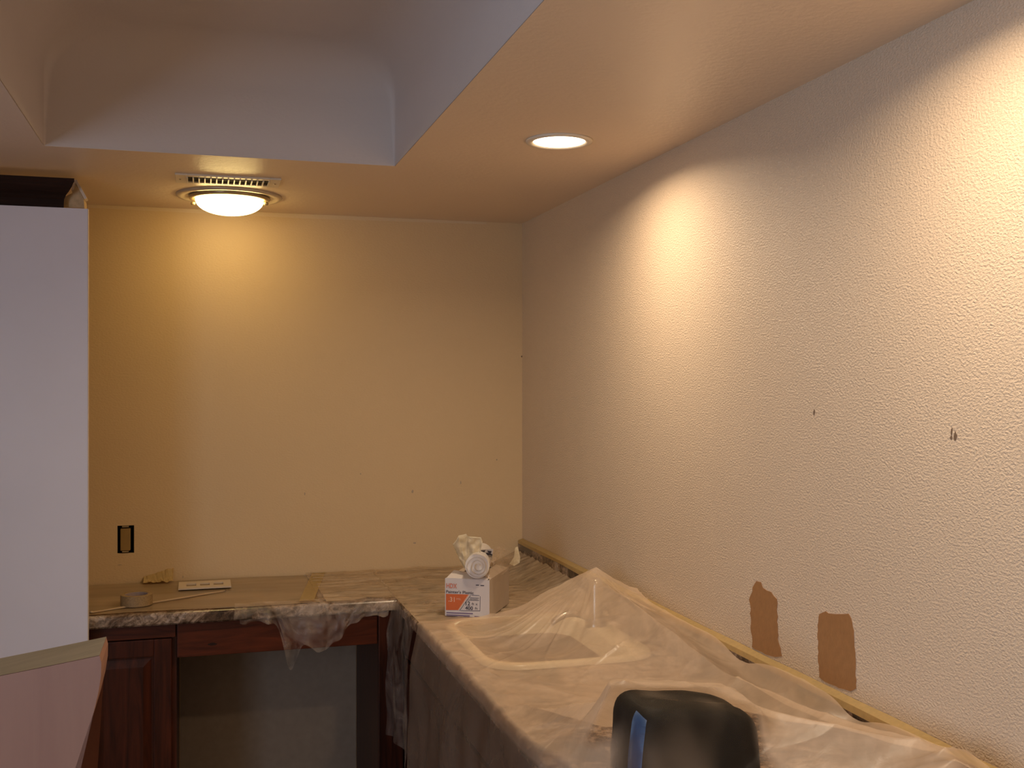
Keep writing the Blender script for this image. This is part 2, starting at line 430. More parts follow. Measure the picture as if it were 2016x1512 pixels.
box(bm, dx0+sw, YF, .16, dx1-sw, YF+.019, .16+sw, .003); box(bm, dx0+sw, YF, dz1-sw, dx1-sw, YF+.019, dz1, .003)
door = obj('door', bm, M['cab'], parent=cabL)
bm = BM()
px0, px1, pz0, pz1 = dx0+sw, dx1-sw, .16+sw, dz1-sw
loops = []
for ins, yy in ((0, YF+.012), (.008, YF+.012), (.035, YF+.003), (.037, YF+.003)):
    loops.append([bm.verts.new((a_, yy, b_)) for a_, b_ in ((px0+ins, pz0+ins), (px1-ins, pz0+ins), (px1-ins, pz1-ins), (px0+ins, pz1-ins))])
for a_, b_ in zip(loops, loops[1:]):
    for i in range(4): bm.faces.new((a_[i], a_[(i+1) % 4], b_[(i+1) % 4], b_[i]))
bm.faces.new(loops[-1])
obj('raised_panel', bm, M['cab'], parent=door)
bm = BM(); box(bm, xL0, YF+.001, dz1+.004, pcx-.004, YF+.02, zt-.002, .002); obj('top_rail', bm, M['cab_h'], parent=cabL)
# rail above the bay
bay = thing('cabinet_rail', 'reddish cherry face rail under the counter above the empty appliance bay', 'cabinet rail', ((opl+opr)/2, YF, .8))
rz = Z(1290, 420)
bm = BM(); box(bm, pcx+.001, YF-.001, rz, opr+.002, YF+.019, zt-.002, .003); obj('rail', bm, M['cab_h'], parent=bay)
for (px, py) in ((1608/3.856, 0), ):
    bm = BM(); c = at(418, 1268, y=YF-.0015)
    prism(bm, [(c.x+.016*math.cos(k*PI/6)*random.uniform(.8, 1.1), c.z+.005*math.sin(k*PI/6)) for k in range(12)], 'y', YF-.0022, YF-.001)
    obj('knot', bm, M['crown'], parent=bay)
# corner cabinet + right run
cr = thing('corner_cabinet', 'dark cherry corner cabinet run behind the hanging plastic, right of the appliance bay', 'cabinet', (-.31, -1.8, 0))
bm = BM(); box(bm, opr+.004, YF+.002, 0.0, -.012, -.012, zt-.001); box(bm, XI+.02, -3.6, .1, -.012, YF+.001, zt-.001); box(bm, XI+.09, -3.6, 0, -.012, YF+.001, .1)
obj('carcass', bm, M['cab'], parent=cr)
bm = BM(); box(bm, opr+.004, YF-.016, 0.02, XI-.001, YF+.0015, zt-.002, .003); obj('stile', bm, M['cab'], parent=cr)
yy = YF-.03
for k in range(5):
    y1_ = yy-k*.59; y0_ = y1_-.57
    b = BM()
    box(b, XI, y0_, .16, XI+.019, y0_+sw, .70, .003); box(b, XI, y1_-sw, .16, XI+.019, y1_, .70, .003)
    box(b, XI, y0_+sw, .16, XI+.019, y1_-sw, .16+sw, .003); box(b, XI, y0_+sw, .70-sw, XI+.019, y1_-sw, .70, .003)
    box(b, XI+.008, y0_+sw, .16+sw, XI+.015, y1_-sw, .70-sw)
    obj('door', b, M['cab'], parent=cr)
    b = BM(); box(b, XI, y0_, .715, XI+.019, y1_, .855, .004); obj('drawer_front', b, M['cab'], parent=cr)

# ------------------------------------------------------------------ counter
YC, XC = -.585, -.655
SX0, SX1, SY0, SY1 = -.565, -.075, -1.60, -1.02      # sink hole
bm = BM()
pts = [(-2.3, -.001), (-2.3, YC), (XC, YC), (XC, -3.6), (-.001, -3.6), (-.001, -.001)]
# split into boxes around the sink
zc0 = zt
def slab(x0, y0, x1, y1): box(bm, x0, y0, zc0, x1, y1, CT)
slab(-2.3, YC+.012, XC+.012, -.001); slab(XC+.012, YC+.012, -.001, -.001)
slab(XC+.012, SY1, -.001, YC+.012); slab(XC+.012, SY0, SX0, SY1); slab(SX1, SY0, -.001, SY1); slab(XC+.012, -3.6, -.001, SY0)
# rounded nosing
def nose(p, q, nx, ny):
    prof = [(0, CT)]+[(.012*math.sin(k*PI/8), CT-.012+.012*math.cos(k*PI/8)) for k in range(1, 5)]+[(.012, zc0+.006), (.006, zc0), (0, zc0)]
    A = [bm.verts.new((p[0]+nx*u, p[1]+ny*u, z)) for u, z in prof]; B = [bm.verts.new((q[0]+nx*u, q[1]+ny*u, z)) for u, z in prof]
    for i in range(len(prof)-1): bm.faces.new((A[i], B[i], B[i+1], A[i+1]))
    bm.faces.new(A); bm.faces.new(B[::-1])
nose((-2.3, YC+.012), (XC+.012, YC+.012), 0, -1)
nose((XC+.012, YC+.01), (XC+.012, -3.6), -1, 0)
ct = obj('countertop', bm, M['granite'])
ct['label'] = 'mottled brown and cream granite-look L-shaped countertop'; ct['category'] = 'countertop'
bm = BM(); bsz = at(1035, 1066, x=-.0).z
box(bm, -.02, -3.6, CT, -.0005, -.001, bsz, .003)
bs = obj('backsplash', bm, M['granite'])
bs['label'] = 'low mottled granite-look backsplash strip along the right wall'; bs['category'] = 'backsplash'
# tape on the backsplash top
def tape_strip(name, fn, label, n_=60):
    b = grid(fn, n_, 2); bmesh.ops.solidify(b, geom=b.faces[:], thickness=.0006)
    o = obj(name, b, M['tape']); o['label'] = label; o['category'] = 'masking tape'; return o
def bst(u, v):
    y = -.012-3.2*u; wob = .0016*mnoise.noise(Vector((y*6, v*3, 0)))
    if v < .25: return Vector((-.0010, y, bsz+.008+wob))
    if v < .75: return Vector((-.0215+wob, y, bsz+.0015))
    return Vector((-.0225+wob*.5, y, bsz-.012+.004*mnoise.noise(Vector((y*3, 3, 0)))))
tape_strip('tape_strip', bst, 'yellow masking tape along the top of the backsplash on the right wall', 160)

# sink under the plastic ----------------------------------------------
sk = thing('kitchen_sink', 'cream drop-in kitchen sink seen through the milky plastic sheet', 'sink', ((SX0+SX1)/2, (SY0+SY1)/2, CT))
bm = BM()
o_ = .022
loft(bm, [rrect(SX0-o_, SY0-o_, SX1+o_-.02, SY1+o_, .11, CT+.001), rrect(SX0-o_+.004, SY0-o_+.004, SX1+o_-.024, SY1+o_-.004, .108, CT+.012),
          rrect(SX0+.004, SY0+.006, SX1-.075, SY1-.006, .10, CT+.014), rrect(SX0+.014, SY0+.016, SX1-.085, SY1-.016, .095, CT+.004),
          rrect(SX0+.05, SY0+.05, SX1-.12, SY1-.05, .08, CT-.13), rrect(SX0+.10, SY0+.10, SX1-.16, SY1-.10, .06, CT-.17)])
obj('basin', bm, M['sink'], parent=sk, smooth=True)
bm = BM(); lathe(bm, [(0, .004), (.03, .003), (.04, .006), (.045, .002), (.045, 0)], Vector((-.34, -1.31, CT-.169)), 24); obj('drain', bm, M['chrome'], parent=sk, smooth=True)
# faucet
fx, fy = -.125, -1.22
fa = thing('faucet', 'low kitchen faucet holding up the peak of the plastic sheet by the wall', 'faucet', (fx, fy, CT+.014))
bm = BM(); lathe(bm, [(0, .150), (.012, .149), (.020, .140), (.023, .12), (.023, .03), (.034, .012), (.036, 0)], Vector((fx, fy, CT+.014)), 24); obj('faucet_body', bm, M['chrome'], parent=fa, smooth=True)
bm = BM()
prev = None
path = [Vector((fx-.018-.13*t, fy, CT+.03+.025*math.sin(t*PI))) for t in [k/12 for k in range(13)]]
for k, p in enumerate(path):
    ring = [bm.verts.new(p+Vector((0, .011*math.cos(a_), .011*math.sin(a_)))) for a_ in [2*PI*i/12 for i in range(12)]]
    if prev:
        for i in range(12): bm.faces.new((prev[i], prev[(i+1) % 12], ring[(i+1) % 12], ring[i]))
    else: bm.faces.new(ring)
    prev = ring
bm.faces.new(prev)
obj('spout', bm, M['chrome'], parent=fa, smooth=True)

# ------------------------------------------------------------------ masking paper on back run
pxs = at(610, 1150, z=CT).x
def paperf(u, v):
    x = -2.28+(pxs+2.28)*u; y = -.010-(YC*-1-.028)*v
    return Vector((x, y, CT+.003+.0025*mnoise.noise(Vector((x*3, y*9, 0)))+.002*max(0, math.sin(y*22+x*3))))
b = grid(paperf, 90, 40); bmesh.ops.solidify(b, geom=b.faces[:], thickness=.0006)
o = obj('masking_paper', b, M['kraft'], smooth=True); o['label'] = 'smooth brown masking paper covering the left part of the back counter'; o['category'] = 'masking paper'
def fold(u, v):
    a_ = at(176, 1212, z=CT); b_ = at(445, 1168, z=CT); p = a_.lerp(b_, u)
    return Vector((p.x, p.y+.030*v*(1-.3*u), CT+.0075+.004*math.sin(v*PI)))
b = grid(fold, 40, 4); bmesh.ops.solidify(b, geom=b.faces[:], thickness=.0006)
o = obj('paper_fold', b, M['kraft'], smooth=True); o['label'] = 'long raised paper fold running diagonally along the front of the back counter'; o['category'] = 'masking paper'
def ts(u, v):
    x = at(612+6*(v-.5)*4, 1150, z=CT).x
    a_ = at(628, 1130, z=CT); b_ = at(603, 1188, z=CT); p = a_.lerp(b_, u)
    return Vector((p.x+.052*(v-.5), min(-.004, p.y), CT+.009+.001*mnoise.noise(Vector((u*6, v, 2)))))
tape_strip('tape_strip', ts, 'wide yellow masking tape strip crossing the back counter front to back', 24)
# tape blob by wall
c = at(312, 1150, y=-.03)
def blob(u, v):
    return Vector((c.x-.055+.11*u, -.003-.05*v, CT+.012+.045*(1-v)**1.5*(.35+.65*u)+.006*mnoise.noise(Vector((u*7, v*5, 1)))))
tape_strip('tape_scrap', blob, 'crumpled piece of brown tape curling up against the back wall behind the tape roll', 16)

# tape roll
p0 = at(269, 1180, z=CT+.025); rc = Vector((p0.x, p0.y, CT+.008))
tr_ = thing('tape_roll', 'round roll of tan masking tape lying flat on the brown paper', 'tape roll', rc)
R1, R2, hh = .054, .037, .036
bm = BM(); lathe(bm, [(R1, 0), (R1, hh*.02), (R1, hh), (R1-.001, hh+.0006), (R2+.003, hh+.0006), (R2+.003, 0), (R1, 0)], rc, 64)
obj('tape_coil', bm, M['tapeside'], parent=tr_, smooth=False)
bm = BM(); lathe(bm, [(R2+.003, 0), (R2+.003, hh-.001), (R2, hh-.001), (R2, 0), (R2+.003, 0)], rc, 64)
obj('core', bm, M['core'], parent=tr_)

# switch plate
q0 = at(351, 1163, z=CT+.006); q1 = at(455, 1156, z=CT+.006); qb = at(350, 1150, z=CT+.006)
pl = thing('wall_plate', 'light almond three-gang wall plate lying flat against the back of the counter', 'wall plate', ((q0.x+q1.x)/2, q0.y+.04, CT+.006))
wx0, wx1 = q0.x, q1.x; wy0_ = q0.y; wy1_ = min(-.012, qb.y)
W_ = wx1-wx0; Dp = wy1_-wy0_
bm = BM(); op = []
for k in range(3):
    cx = wx0+W_*(.24+.26*k); op.append((cx-.018, cx+.018))
oy0, oy1 = wy0_+Dp*.3, wy0_+Dp*.68
zz0, zz1 = CT+.008, CT+.0135
xs = [wx0]+[q for a_ in op for q in a_]+[wx1]
for i in range(0, len(xs), 2): box(bm, xs[i], wy0_, zz0, xs[i+1], wy1_, zz1)
for a_ in op: box(bm, a_[0], wy0_, zz0, a_[1], oy0, zz1); box(bm, a_[0], oy1, zz0, a_[1], wy1_, zz1)
obj('plate', bm, M['plate'], parent=pl)
for a_ in op:
    bm = BM(); box(bm, a_[0], oy0, zz0-.0005, a_[1], oy1, zz0+.001); obj('slot', bm, M['plate_hole'], parent=pl)

# ------------------------------------------------------------------ crinkled film on the corner of the counter
LX = pxs+.02
def wr_(x, y, s=1):
    v = Vector((x*3.2, y*11, 0)); a_ = mnoise.noise(v)
    r = 1-abs(mnoise.noise(Vector((x*4+2, y*17, 3))))*2.4
    return s*(.0065*a_+.0075*max(0, r)**2)
def hang_back(x):
    # ragged hanging length over the front of the back run
    px = 610+(x-pxs)/(XC-pxs)*170
    t = (x-(-1.14))/(XC+1.14)
    if x < -1.20 or x > -.70: return .03
    s = .045+.155*math.exp(-((x+1.04)/.035)**2)+.12*math.exp(-((x+.92)/.09)**2)
    return s+.012*mnoise.noise(Vector((x*30, 0, 5)))
def filmA(u, v):
    x0 = -1.22; x = x0+(XC-.004-x0)*u
    W = .585; Lh = hang_back(x); s = v*1.35
    if x < LX-.02: s = max(s, .93)   # left of the tape only the hanging lip
    if s <= 1:
        y = -.006-(W-.008)*s
        return Vector((x, y, CT+.005+abs(wr_(x, y))))
    k = (s-1)/.35
    fold_ = .014*math.sin(x*70+2*math.sin(x*23)+k*3)*k+.012*mnoise.noise(Vector((x*30, k*4, 1)))*k
    gather = .35*k*math.sin(x*16)*.03
    return Vector((x+gather, YC-.010-.016*min(1, k*3)+min(.012, fold_)-.010*k, CT+.004-.002-Lh*k*1.0))
b = grid(filmA, 220, 120)
o = obj('plastic_film', b, M['cling'], smooth=True)
o['label'] = 'thin clear film hanging in crumpled folds over the front edge of the back counter'; o['category'] = 'plastic film'
def filmB(u, v):
    # corner area, u from x=pxs to wall, v back to front then down the inner face
    x0 = LX; x = x0+(-.024-x0)*u
    yend = -1.10 if x > XC else YC
    y = -.005+(yend+.005)*v
    z = CT+.006+abs(wr_(x, y))
    dw = -.022-x
    if x > -.16: z += (x+.16)/.136*.055*max(0, min(1, (y+1.1)/.4))   # climbs the backsplash
    return Vector((x, y, z))
b = grid(filmB, 150, 180)
o = obj('plastic_film', b, M['crinkle'], smooth=True)
o['label'] = 'brownish crinkled plastic film lying flat on the counter corner behind the carton'; o['category'] = 'plastic film'

# ------------------------------------------------------------------ black bag and brown bundle under plastic
bgc = at(1352, 1440, z=1.0); bgc = Vector((-.43, -2.50, CT))
bg = thing('tool_bag', 'black fabric bag with a blue side strip showing through the plastic in the foreground', 'bag', bgc)
BW, BD, BH = .262, .20, .178
bm = bmesh.new(); bmesh.ops.create_cube(bm, size=1)
bmesh.ops.subdivide_edges(bm, edges=bm.edges[:], cuts=14, use_grid_fill=True)
def bagpt(p):
    x, y, z = p.x*2, p.y*2, p.z*2
    m = max(abs(x), abs(y), abs(z)); L = (abs(x)**6+abs(y)**6+abs(z)**6)**(1/6)
    s = m/L if L else 1
    x, y, z = x*s, y*s, z*s
    zz = (z+1)/2
    X_ = x*BW/2*(1-.06*zz); Y_ = y*BD/2*(1-.12*zz)
    top = BH*(1.0-.17*((x+1)/2)**1.6)
    q = Vector((X_, Y_, zz*top))
    q += Vector((1, 1, .4))*.006*mnoise.noise(q*22)
    return q
for v_ in bm.verts: v_.co = bagpt(v_.co)+bgc+Vector((0, 0, .003))
obj('bag_body', bm, M['black'], parent=bg, smooth=True)
def strip(u, v):
    p = bagpt(Vector((-.5, -.20-.26*v+.03*math.sin(u*5), -.5+u*.97)))
    return p+bgc+Vector((-.004, -.001, .002))
b = grid(strip, 24, 3); bmesh.ops.solidify(b, geom=b.faces[:], thickness=.002); obj('blue_strip', b, M['blue'], parent=bg, smooth=True, label='blue strip')
def handle(u, v):
    a_ = PI*u
    return bgc+Vector((.075*math.cos(a_)+.008, -.01+.012*math.cos(2*PI*v), BH*.90+.022*math.sin(a_)+.003*math.sin(2*PI*v)))

uc = Vector((-.15, -2.93, CT))
M['bundle'] = plain('mottled_brown_weave', (.20, .12, .06), .6, var=.6, vs=120, bump=.5, bs=300)
bm = BM(); lathe(bm, [(0, .152), (.04, .149), (.075, .13), (.098, .09), (.105, .04), (.095, .002), (0, .002)], uc, 40)
for v_ in bm.verts: v_.co += Vector((.006*mnoise.noise(v_.co*40), .006*mnoise.noise(v_.co*40+Vector((5, 0, 0))), 0))
o = obj('wrapped_bundle', bm, M['bundle'], smooth=True); o['label'] = 'mottled brown rounded bundle under the plastic at the bottom right'; o['category'] = 'bundle'

# ------------------------------------------------------------------ main plastic sheet
PK = Vector((-.125, -1.215, 1.088))
def seg(p, a_, b_):
    ab = b_-a_; t = max(0, min(1, (p-a_).dot(ab)/ab.dot(ab))); return (p-(a_+ab*t)).length, t
V2 = lambda x, y: Vector((x, y))
ridges = [  # a, b, height a, height b (above counter), slope
    (V2(-.125, -1.215), V2(-.02, -1.33), .174, .118, .62),
    (V2(-.125, -1.215), V2(-.42, -1.03), .174, .015, .75),
    (V2(-.125, -1.215), V2(-.15, -2.2), .174, .104, .55),
    (V2(-.15, -2.2), V2(-.12, -2.8), .104, .15, .8),
    (V2(-.125, -1.215), V2(-.22, -1.26), .174, .12, .40),
    (V2(-.55, -2.50), V2(-.31, -2.46), .186, .160, 1.6),
    (V2(-.53, -2.44), V2(-.31, -2.42), .180, .152, 1.2),
    (V2(-.52, -2.56), V2(-.33, -2.56), .176, .146, 3.2),
    (V2(-.33, -2.44), V2(-.12, -2.80), .158, .150, .55),
    (V2(-.55, -2.52), V2(-.65, -2.75), .184, .04, 1.6),
    (V2(-.15, -2.93), V2(-.10, -3.1), .175, .16, .7),
    (V2(-.13, -2.88), V2(-.03, -2.80), .175, .130, .8),
    (V2(-.53, -2.44), V2(-.60, -2.0), .17, .015, .9),
]
creases = [(at(1165, 1325, z=.932), at(1243, 1299, z=.945), .006), (at(905, 1262, z=.93), at(1012, 1228, z=.955), .004), (at(985, 1345, z=.925), at(930, 1325, z=.925), .005),
    (at(1260, 1330, z=.93), at(1130, 1290, z=.93), .004), (at(870, 1290, z=.925), at(930, 1300, z=.925), .005), (at(1140, 1470, z=.93), at(1010, 1430, z=.93), .005), (at(1090, 1400, z=.925), at(1210, 1385, z=.93), .004)]
def height(x, y):
    p = V2(x, y); k = 0; h = []
    for a_, b_, ha, hb, s in ridges:
        d, t = seg(p, a_, b_); h.append(ha+(hb-ha)*t-s*d)
    base = .012
    bx_, by_ = (x-bgc.x)/(BW/2), (y-bgc.y)/(BD/2); m_ = (abs(bx_)**6+abs(by_)**6)**(1/6)
    od = max(0, m_-1)*.11
    h.append(BH*(1.0-.17*(max(0, min(1, (bx_+1)/2)))**1.6)+.016-2.4*od if m_ < 2 else 0)
    h.append(base)
    # pulled up to the tape on the backsplash
    if y < -1.22:
        near = max(0, 1-(-.024-x)/.11)
        h.append((.116-.032*math.exp(-((y+1.98)/.09)**2)-.03*math.exp(-((y+2.47)/.07)**2))*near**1.2)
    K = 55.0
    m = max(h); sm = m+math.log(sum(math.exp(K*(q-m)) for q in h))/K-.006
    for a_, b_, hh_ in creases:
        d, t = seg(p, a_.xy, b_.xy)
        if d < .03: sm += hh_*math.exp(-(d/.006)**2)*math.sin(PI*min(1, max(.0, t))+.15)
    # sag in the sink
    if SX0 < x < SX1 and SY0 < y < SY1 and m < .09:
        sx = math.sin(PI*(x-SX0)/(SX1-SX0)); sy = math.sin(PI*(y-SY0)/(SY1-SY0))
        sm -= .035*(sx*sy)**.7*(1-m/.09)
    q = Vector((x*5, y*5, .3))
    an = math.atan2(y+1.215, x+.125); rd = math.hypot(y+1.215, x+.125)
    cr_ = max(0, 1-abs(mnoise.noise(Vector((an*5.5, rd*1.2, 9))))*6)**2
    sm += .0065*cr_*math.exp(-((rd-.35)/.35)**2)+.0045*mnoise.noise(q)+.0035*(1-abs(mnoise.noise(Vector((x*7+y*3, y*4-x*2, 2))))*2)**3*.9+.0016*mnoise.noise(q*5)
    return max(sm, .006 if not (SX0 < x < SX1 and SY0 < y < SY1) else -.05)
def yfar(x):
    if x < -.42: return -1.02-.008*math.sin(x*40)
    if x < -.125: t = (x+.42)/.295; return -1.02-.195*t
    return -1.215-.10*(x+.125)/.105
YN = -3.45; WT = .655-.024; LH = .47
def layers_at(x, y, down):
    L = 1.0
    # tight clear stretch over the bag
    dx = max(0, abs(x+.475)-.105)/.05; dy = max(0, abs(y+2.63)-.13)/.045
    d = math.hypot(dx, dy)+1.0*mnoise.noise(Vector((x*13, y*10, 4)))
    if d < 1: L = min(L, .05+.95*max(0, d)**1.7)
    d = math.hypot((x+.14)/.08, (y+3.02)/.09)
    if d < 1: L = min(L, .3+.7*d**4)
    if down > 0: L = .45
    return L
nu, nv = 680, 250; nvt = 190
bm = bmesh.new(); vs = []; lay = []
for i in range(nu+1):
    u = i/nu; row = []
    for j in range(nv+1):
        if j <= nvt:
            x = -.024-WT*(j/nvt)
            yf = yfar(x); y = yf+(YN-yf)*u
            z = CT+height(x, y)
            if j == 0: z = max(z, bsz-.006-.032*math.exp(-((y+1.98)/.09)**2)-.03*math.exp(-((y+2.47)/.07)**2))
            L = layers_at(x, y, 0)
        else:
            k = (j-nvt)/(nv-nvt)
            y = -1.02+(YN+1.02)*u; x = -.655-.018*min(1, k*4)
            z0 = CT+height(-.655, y)
            z = z0-(LH+.02*mnoise.noise(Vector((y*3, 0, 7))))*k
            x -= .012*k+.014*k*(math.sin(y*21+2*math.sin(y*7)))+.012*mnoise.noise(Vector((y*9, z*5, 1)))*min(1, k*2)+.004
            L = .85 if k < .08 else .5+.1*mnoise.noise(Vector((y*6, z*4, 0)))
        row.append(bm.verts.new((x, y, z))); lay.append(L)
    vs.append(row)
for i in range(nu):
    for j in range(nv): bm.faces.new((vs[i][j], vs[i+1][j], vs[i+1][j+1], vs[i][j+1]))
o = obj('plastic_sheet', bm, M['sheet'], smooth=True)
at_ = o.data.attributes.new('layers', 'FLOAT', 'POINT')
at_.data.foreach_set('value', lay)
o['label'] = 'large milky plastic sheet draped over the right counter, peaked by the wall'; o['category'] = 'plastic sheet'
# hanging film at the inner corner
def filmC(u, v):
    y = -.602-.41*u; k = v
    x = -.668-.02*min(1, k*4)-.014*k*math.sin(y*30)-.01*mnoise.noise(Vector((y*12, v*4, 3)))
    return Vector((x, y-.0, CT+.006-(.47+.02*math.sin(y*9))*k))
b = grid(filmC, 60, 60)
o = obj('plastic_film', b, M['cling'], smooth=True)
o['label'] = 'clear film hanging straight down the cabinet front at the inner corner'; o['category'] = 'plastic film'

# ------------------------------------------------------------------ carton of painter's plastic
bf = at(872, 1219, z=CT+.006); br = at(962, 1219, z=CT+.006)
ang = -(YAW+math.radians(14.7)); BWd = .153; BHt = .124; BDp = .25
br = at(963.5, 1217, z=CT+.012); bf = br-Vector((math.cos(ang), math.sin(ang), 0))*BWd
cz = CT+.012
ang += .0
def bx(u, d, z):   # carton space: u across the front, d depth, z up
    dv = Vector((-math.sin(ang), math.cos(ang), 0)); uv = Vector((math.cos(ang), math.sin(ang), 0))
    o3 = Vector((bf.x, bf.y, cz)); return o3+uv*u+dv*d+Vector((0, 0, z))
ca = thing('carton', 'white carton with orange print holding rolls of painter\'s plastic, on the counter corner', 'carton', bx(BWd/2, BDp/2, 0))
def cbox(b, u0, d0, z0, u1, d1, z1):
    vs_ = [b.verts.new(bx(*p)) for p in ((u0, d0, z0), (u1, d0, z0), (u1, d1, z0), (u0, d1, z0), (u0, d0, z1), (u1, d0, z1), (u1, d1, z1), (u0, d1, z1))]
    for f in ((0, 3, 2, 1), (4, 5, 6, 7), (0, 1, 5, 4), (1, 2, 6, 5), (2, 3, 7, 6), (3, 0, 4, 7)): b.faces.new([vs_[i] for i in f])
tw = .003
bm = BM(); cbox(bm, 0, 0, 0, BWd, tw, BHt); obj('front_panel', bm, M['carton'], parent=ca)
bm = BM(); cbox(bm, 0, tw, 0, tw, BDp, BHt); cbox(bm, 0+tw, BDp-tw, 0, BWd-tw, BDp, BHt); cbox(bm, tw, tw, 0, BWd-tw, BDp-tw, tw); cbox(bm, BWd-tw, tw, 0, BWd, BDp, BHt)
obj('carton_body', bm, M['carton_shade'], parent=ca)
# open flaps
bm = BM()
def quad(b, P, th=.0015):
    n_ = (P[1]-P[0]).cross(P[3]-P[0]).normalized()*th
    A = [b.verts.new(p) for p in P]; B = [b.verts.new(p+n_) for p in P]
    b.faces.new(A); b.faces.new(B[::-1])
    for i in range(4): b.faces.new((A[i], A[(i+1) % 4], B[(i+1) % 4], B[i]))
quad(bm, [bx(.004, .002, BHt), bx(BWd-.006, .002, BHt), bx(BWd-.014, .055, BHt+.006), bx(.012, .06, BHt+.016)])
obj('front_flap', bm, M['carton'], parent=ca)
bm = BM(); quad(bm, [bx(BWd, .01, BHt), bx(BWd, BDp-.01, BHt), bx(BWd-.04, BDp-.03, BHt+.012), bx(BWd-.04, .03, BHt+.010)])
quad(bm, [bx(0, .01, BHt), bx(0, BDp-.01, BHt), bx(.035, BDp-.03, BHt+.010), bx(.035, .04, BHt+.006)])
obj('side_flap', bm, M['carton_shade'], parent=ca)
# printing on the front
def pxu(px, py):  # picture point -> carton front coordinates
    r = ray(px, py); nrm = Vector((-math.sin(ang), math.cos(ang), 0)); o3 = Vector((bf.x, bf.y, cz))
    t = (o3-CAM).dot(nrm)/r.dot(nrm); p = CAM+r*t-o3
    return p.dot(Vector((math.cos(ang), math.sin(ang), 0))), p.z
def poly(name, pts_, mat, dep=.0005):
    b = BM(); A = [b.verts.new(bx(u, -dep, z)) for u, z in pts_]; B = [b.verts.new(bx(u, .0002, z)) for u, z in pts_]
    b.faces.new(A); k = len(A)
    for i in range(k): b.faces.new((A[i], A[(i+1) % k], B[(i+1) % k], B[i]))
    return obj(name, b, mat, parent=ca)
poly('orange_band', [pxu(*q) for q in ((878, 1169), (922, 1170.5), (901.5, 1201), (878, 1201))], M['orange'])
def line(name, p, q, th, mat):
    (u0, z0), (u1, z1) = pxu(*p), pxu(*q); d_ = math.hypot(u1-u0, z1-z0); nx, nz = -(z1-z0)/d_*th/2, (u1-u0)/d_*th/2
    poly(name, [(u0-nx, z0-nz), (u1-nx, z1-nz), (u1+nx, z1+nz), (u0+nx, z0+nz)], mat, .0007)
line('printed_rule', (923, 1171), (902, 1201.5), .0022, M['peach'])
line('printed_rule', (926.5, 1172), (905, 1202), .0016, M['ink'])
for a_, b_ in (((907, 1202), (945, 1202.5)), ((945.5, 1174), (945, 1202.5)), ((925, 1176.5), (943, 1177.5)), ((921, 1181.5), (943, 1182)), ((928, 1171.5), (944, 1172.5))):
    line('printed_rule', a_, b_, .0013, M['ink'])
for k, (a_, b_) in enumerate((((879, 1206), (931, 1208)), ((879, 1210.5), (925, 1212.5)), ((880, 1215), (931, 1216.5)), ((934, 1213.5), (944, 1214.5)))):
    line('printed_rule', a_, b_, .0034 if k < 3 else .0028, M['violet'])
line('printed_rule', (937, 1152), (943, 1152), .003, M['ink']); line('printed_rule', (946, 1152.4), (953, 1152.8), .003, M['ink'])
def text(body, px, py, hpx, mat, wpx=None, name='lettering', bold=.0):
    cu = bpy.data.curves.new('txt', 'FONT'); cu.body = body; cu.size = 1; cu.resolution_u = 3; cu.offset = bold
    to = bpy.data.objects.new('txt', cu); C.objects.link(to)
    bpy.context.view_layer.update()
    me = bpy.data.meshes.new_from_object(to.evaluated_get(bpy.context.evaluated_depsgraph_get()))
    bpy.data.objects.remove(to); 
    xs_ = [v_.co.x for v_ in me.vertices]; ys_ = [v_.co.y for v_ in me.vertices]
    w0, w1, hh_ = min(xs_), max(xs_), max(ys_)
    u0, z0 = pxu(px, py); s = hpx*3.5/FPX/.7
    sx = s if wpx is None else wpx*3.5/FPX/(w1-w0)
    for v_ in me.vertices: v_.co = bx(u0+(v_.co.x-w0)*sx, -.0011, z0+v_.co.y*s)
    me.name = name; me.materials.clear(); me.materials.append(mat)
    o = bpy.data.objects.new(name, me); C.objects.link(o); o.parent = ca; o.matrix_parent_inverse = Matrix.Translation(-ca.location)
    return o
text('HDX', 879, 1157, 9, M['palered'], 22, bold=.02)
text("Painter's Plastic", 878.5, 1167, 5.5, M['ink'], 57, bold=.015)
text('.31', 883, 1184, 9, M['peach'], 13, bold=.02); text('MIL', 899, 1181, 4, M['peach'], 10)
text('12', 917, 1191.5, 8, M['ink'], 9, bold=.02); text('ft x', 929, 1191, 5, M['ink'], 12); text('400', 916, 1200, 7, M['ink'], 16, bold=.02); text('ft', 935, 1199.5, 4.5, M['ink'], 6)
text('HIGH DENSITY', 925, 1180.5, 2.6, M['ink'], 17)

# roll with spiral end, and its bunched loose end
rcn = Vector(bx(.100, 0.0, 0)); 
rr = at(935, 1115, d=3.47)
ro = thing('plastic_roll', 'white spiral-ended roll of plastic film resting on top of the carton', 'plastic roll', rr)
RZ = rr.z; ru, _ = 0, 0
uc_ = (rr-bx(0, 0, 0)).dot(Vector((math.cos(ang), math.sin(ang), 0)))
RR = .0415; RZl = BHt+RR+.004; 
ang_r = -YAW-math.radians(1.5)
RC = bx(uc_, 0, 0)
def bxr(u, d, z):
    dv = Vector((-math.sin(ang_r), math.cos(ang_r), 0)); uv = Vector((math.cos(ang_r), math.sin(ang_r), 0))
    return RC+uv*(u-uc_)+dv*d+Vector((0, 0, z))
def cyl(b, u, z, r, d0, d1, seg_=48):
    A = [b.verts.new(bxr(u+r*math.cos(2*PI*i/seg_), d0, z+r*math.sin(2*PI*i/seg_))) for i in range(seg_)]
    B = [b.verts.new(bxr(u+r*math.cos(2*PI*i/seg_), d1, z+r*math.sin(2*PI*i/seg_))) for i in range(seg_)]
    b.faces.new(A[::-1]); b.faces.new(B)
    for i in range(seg_): b.faces.new((A[i], A[(i+1) % seg_], B[(i+1) % seg_], B[i]))
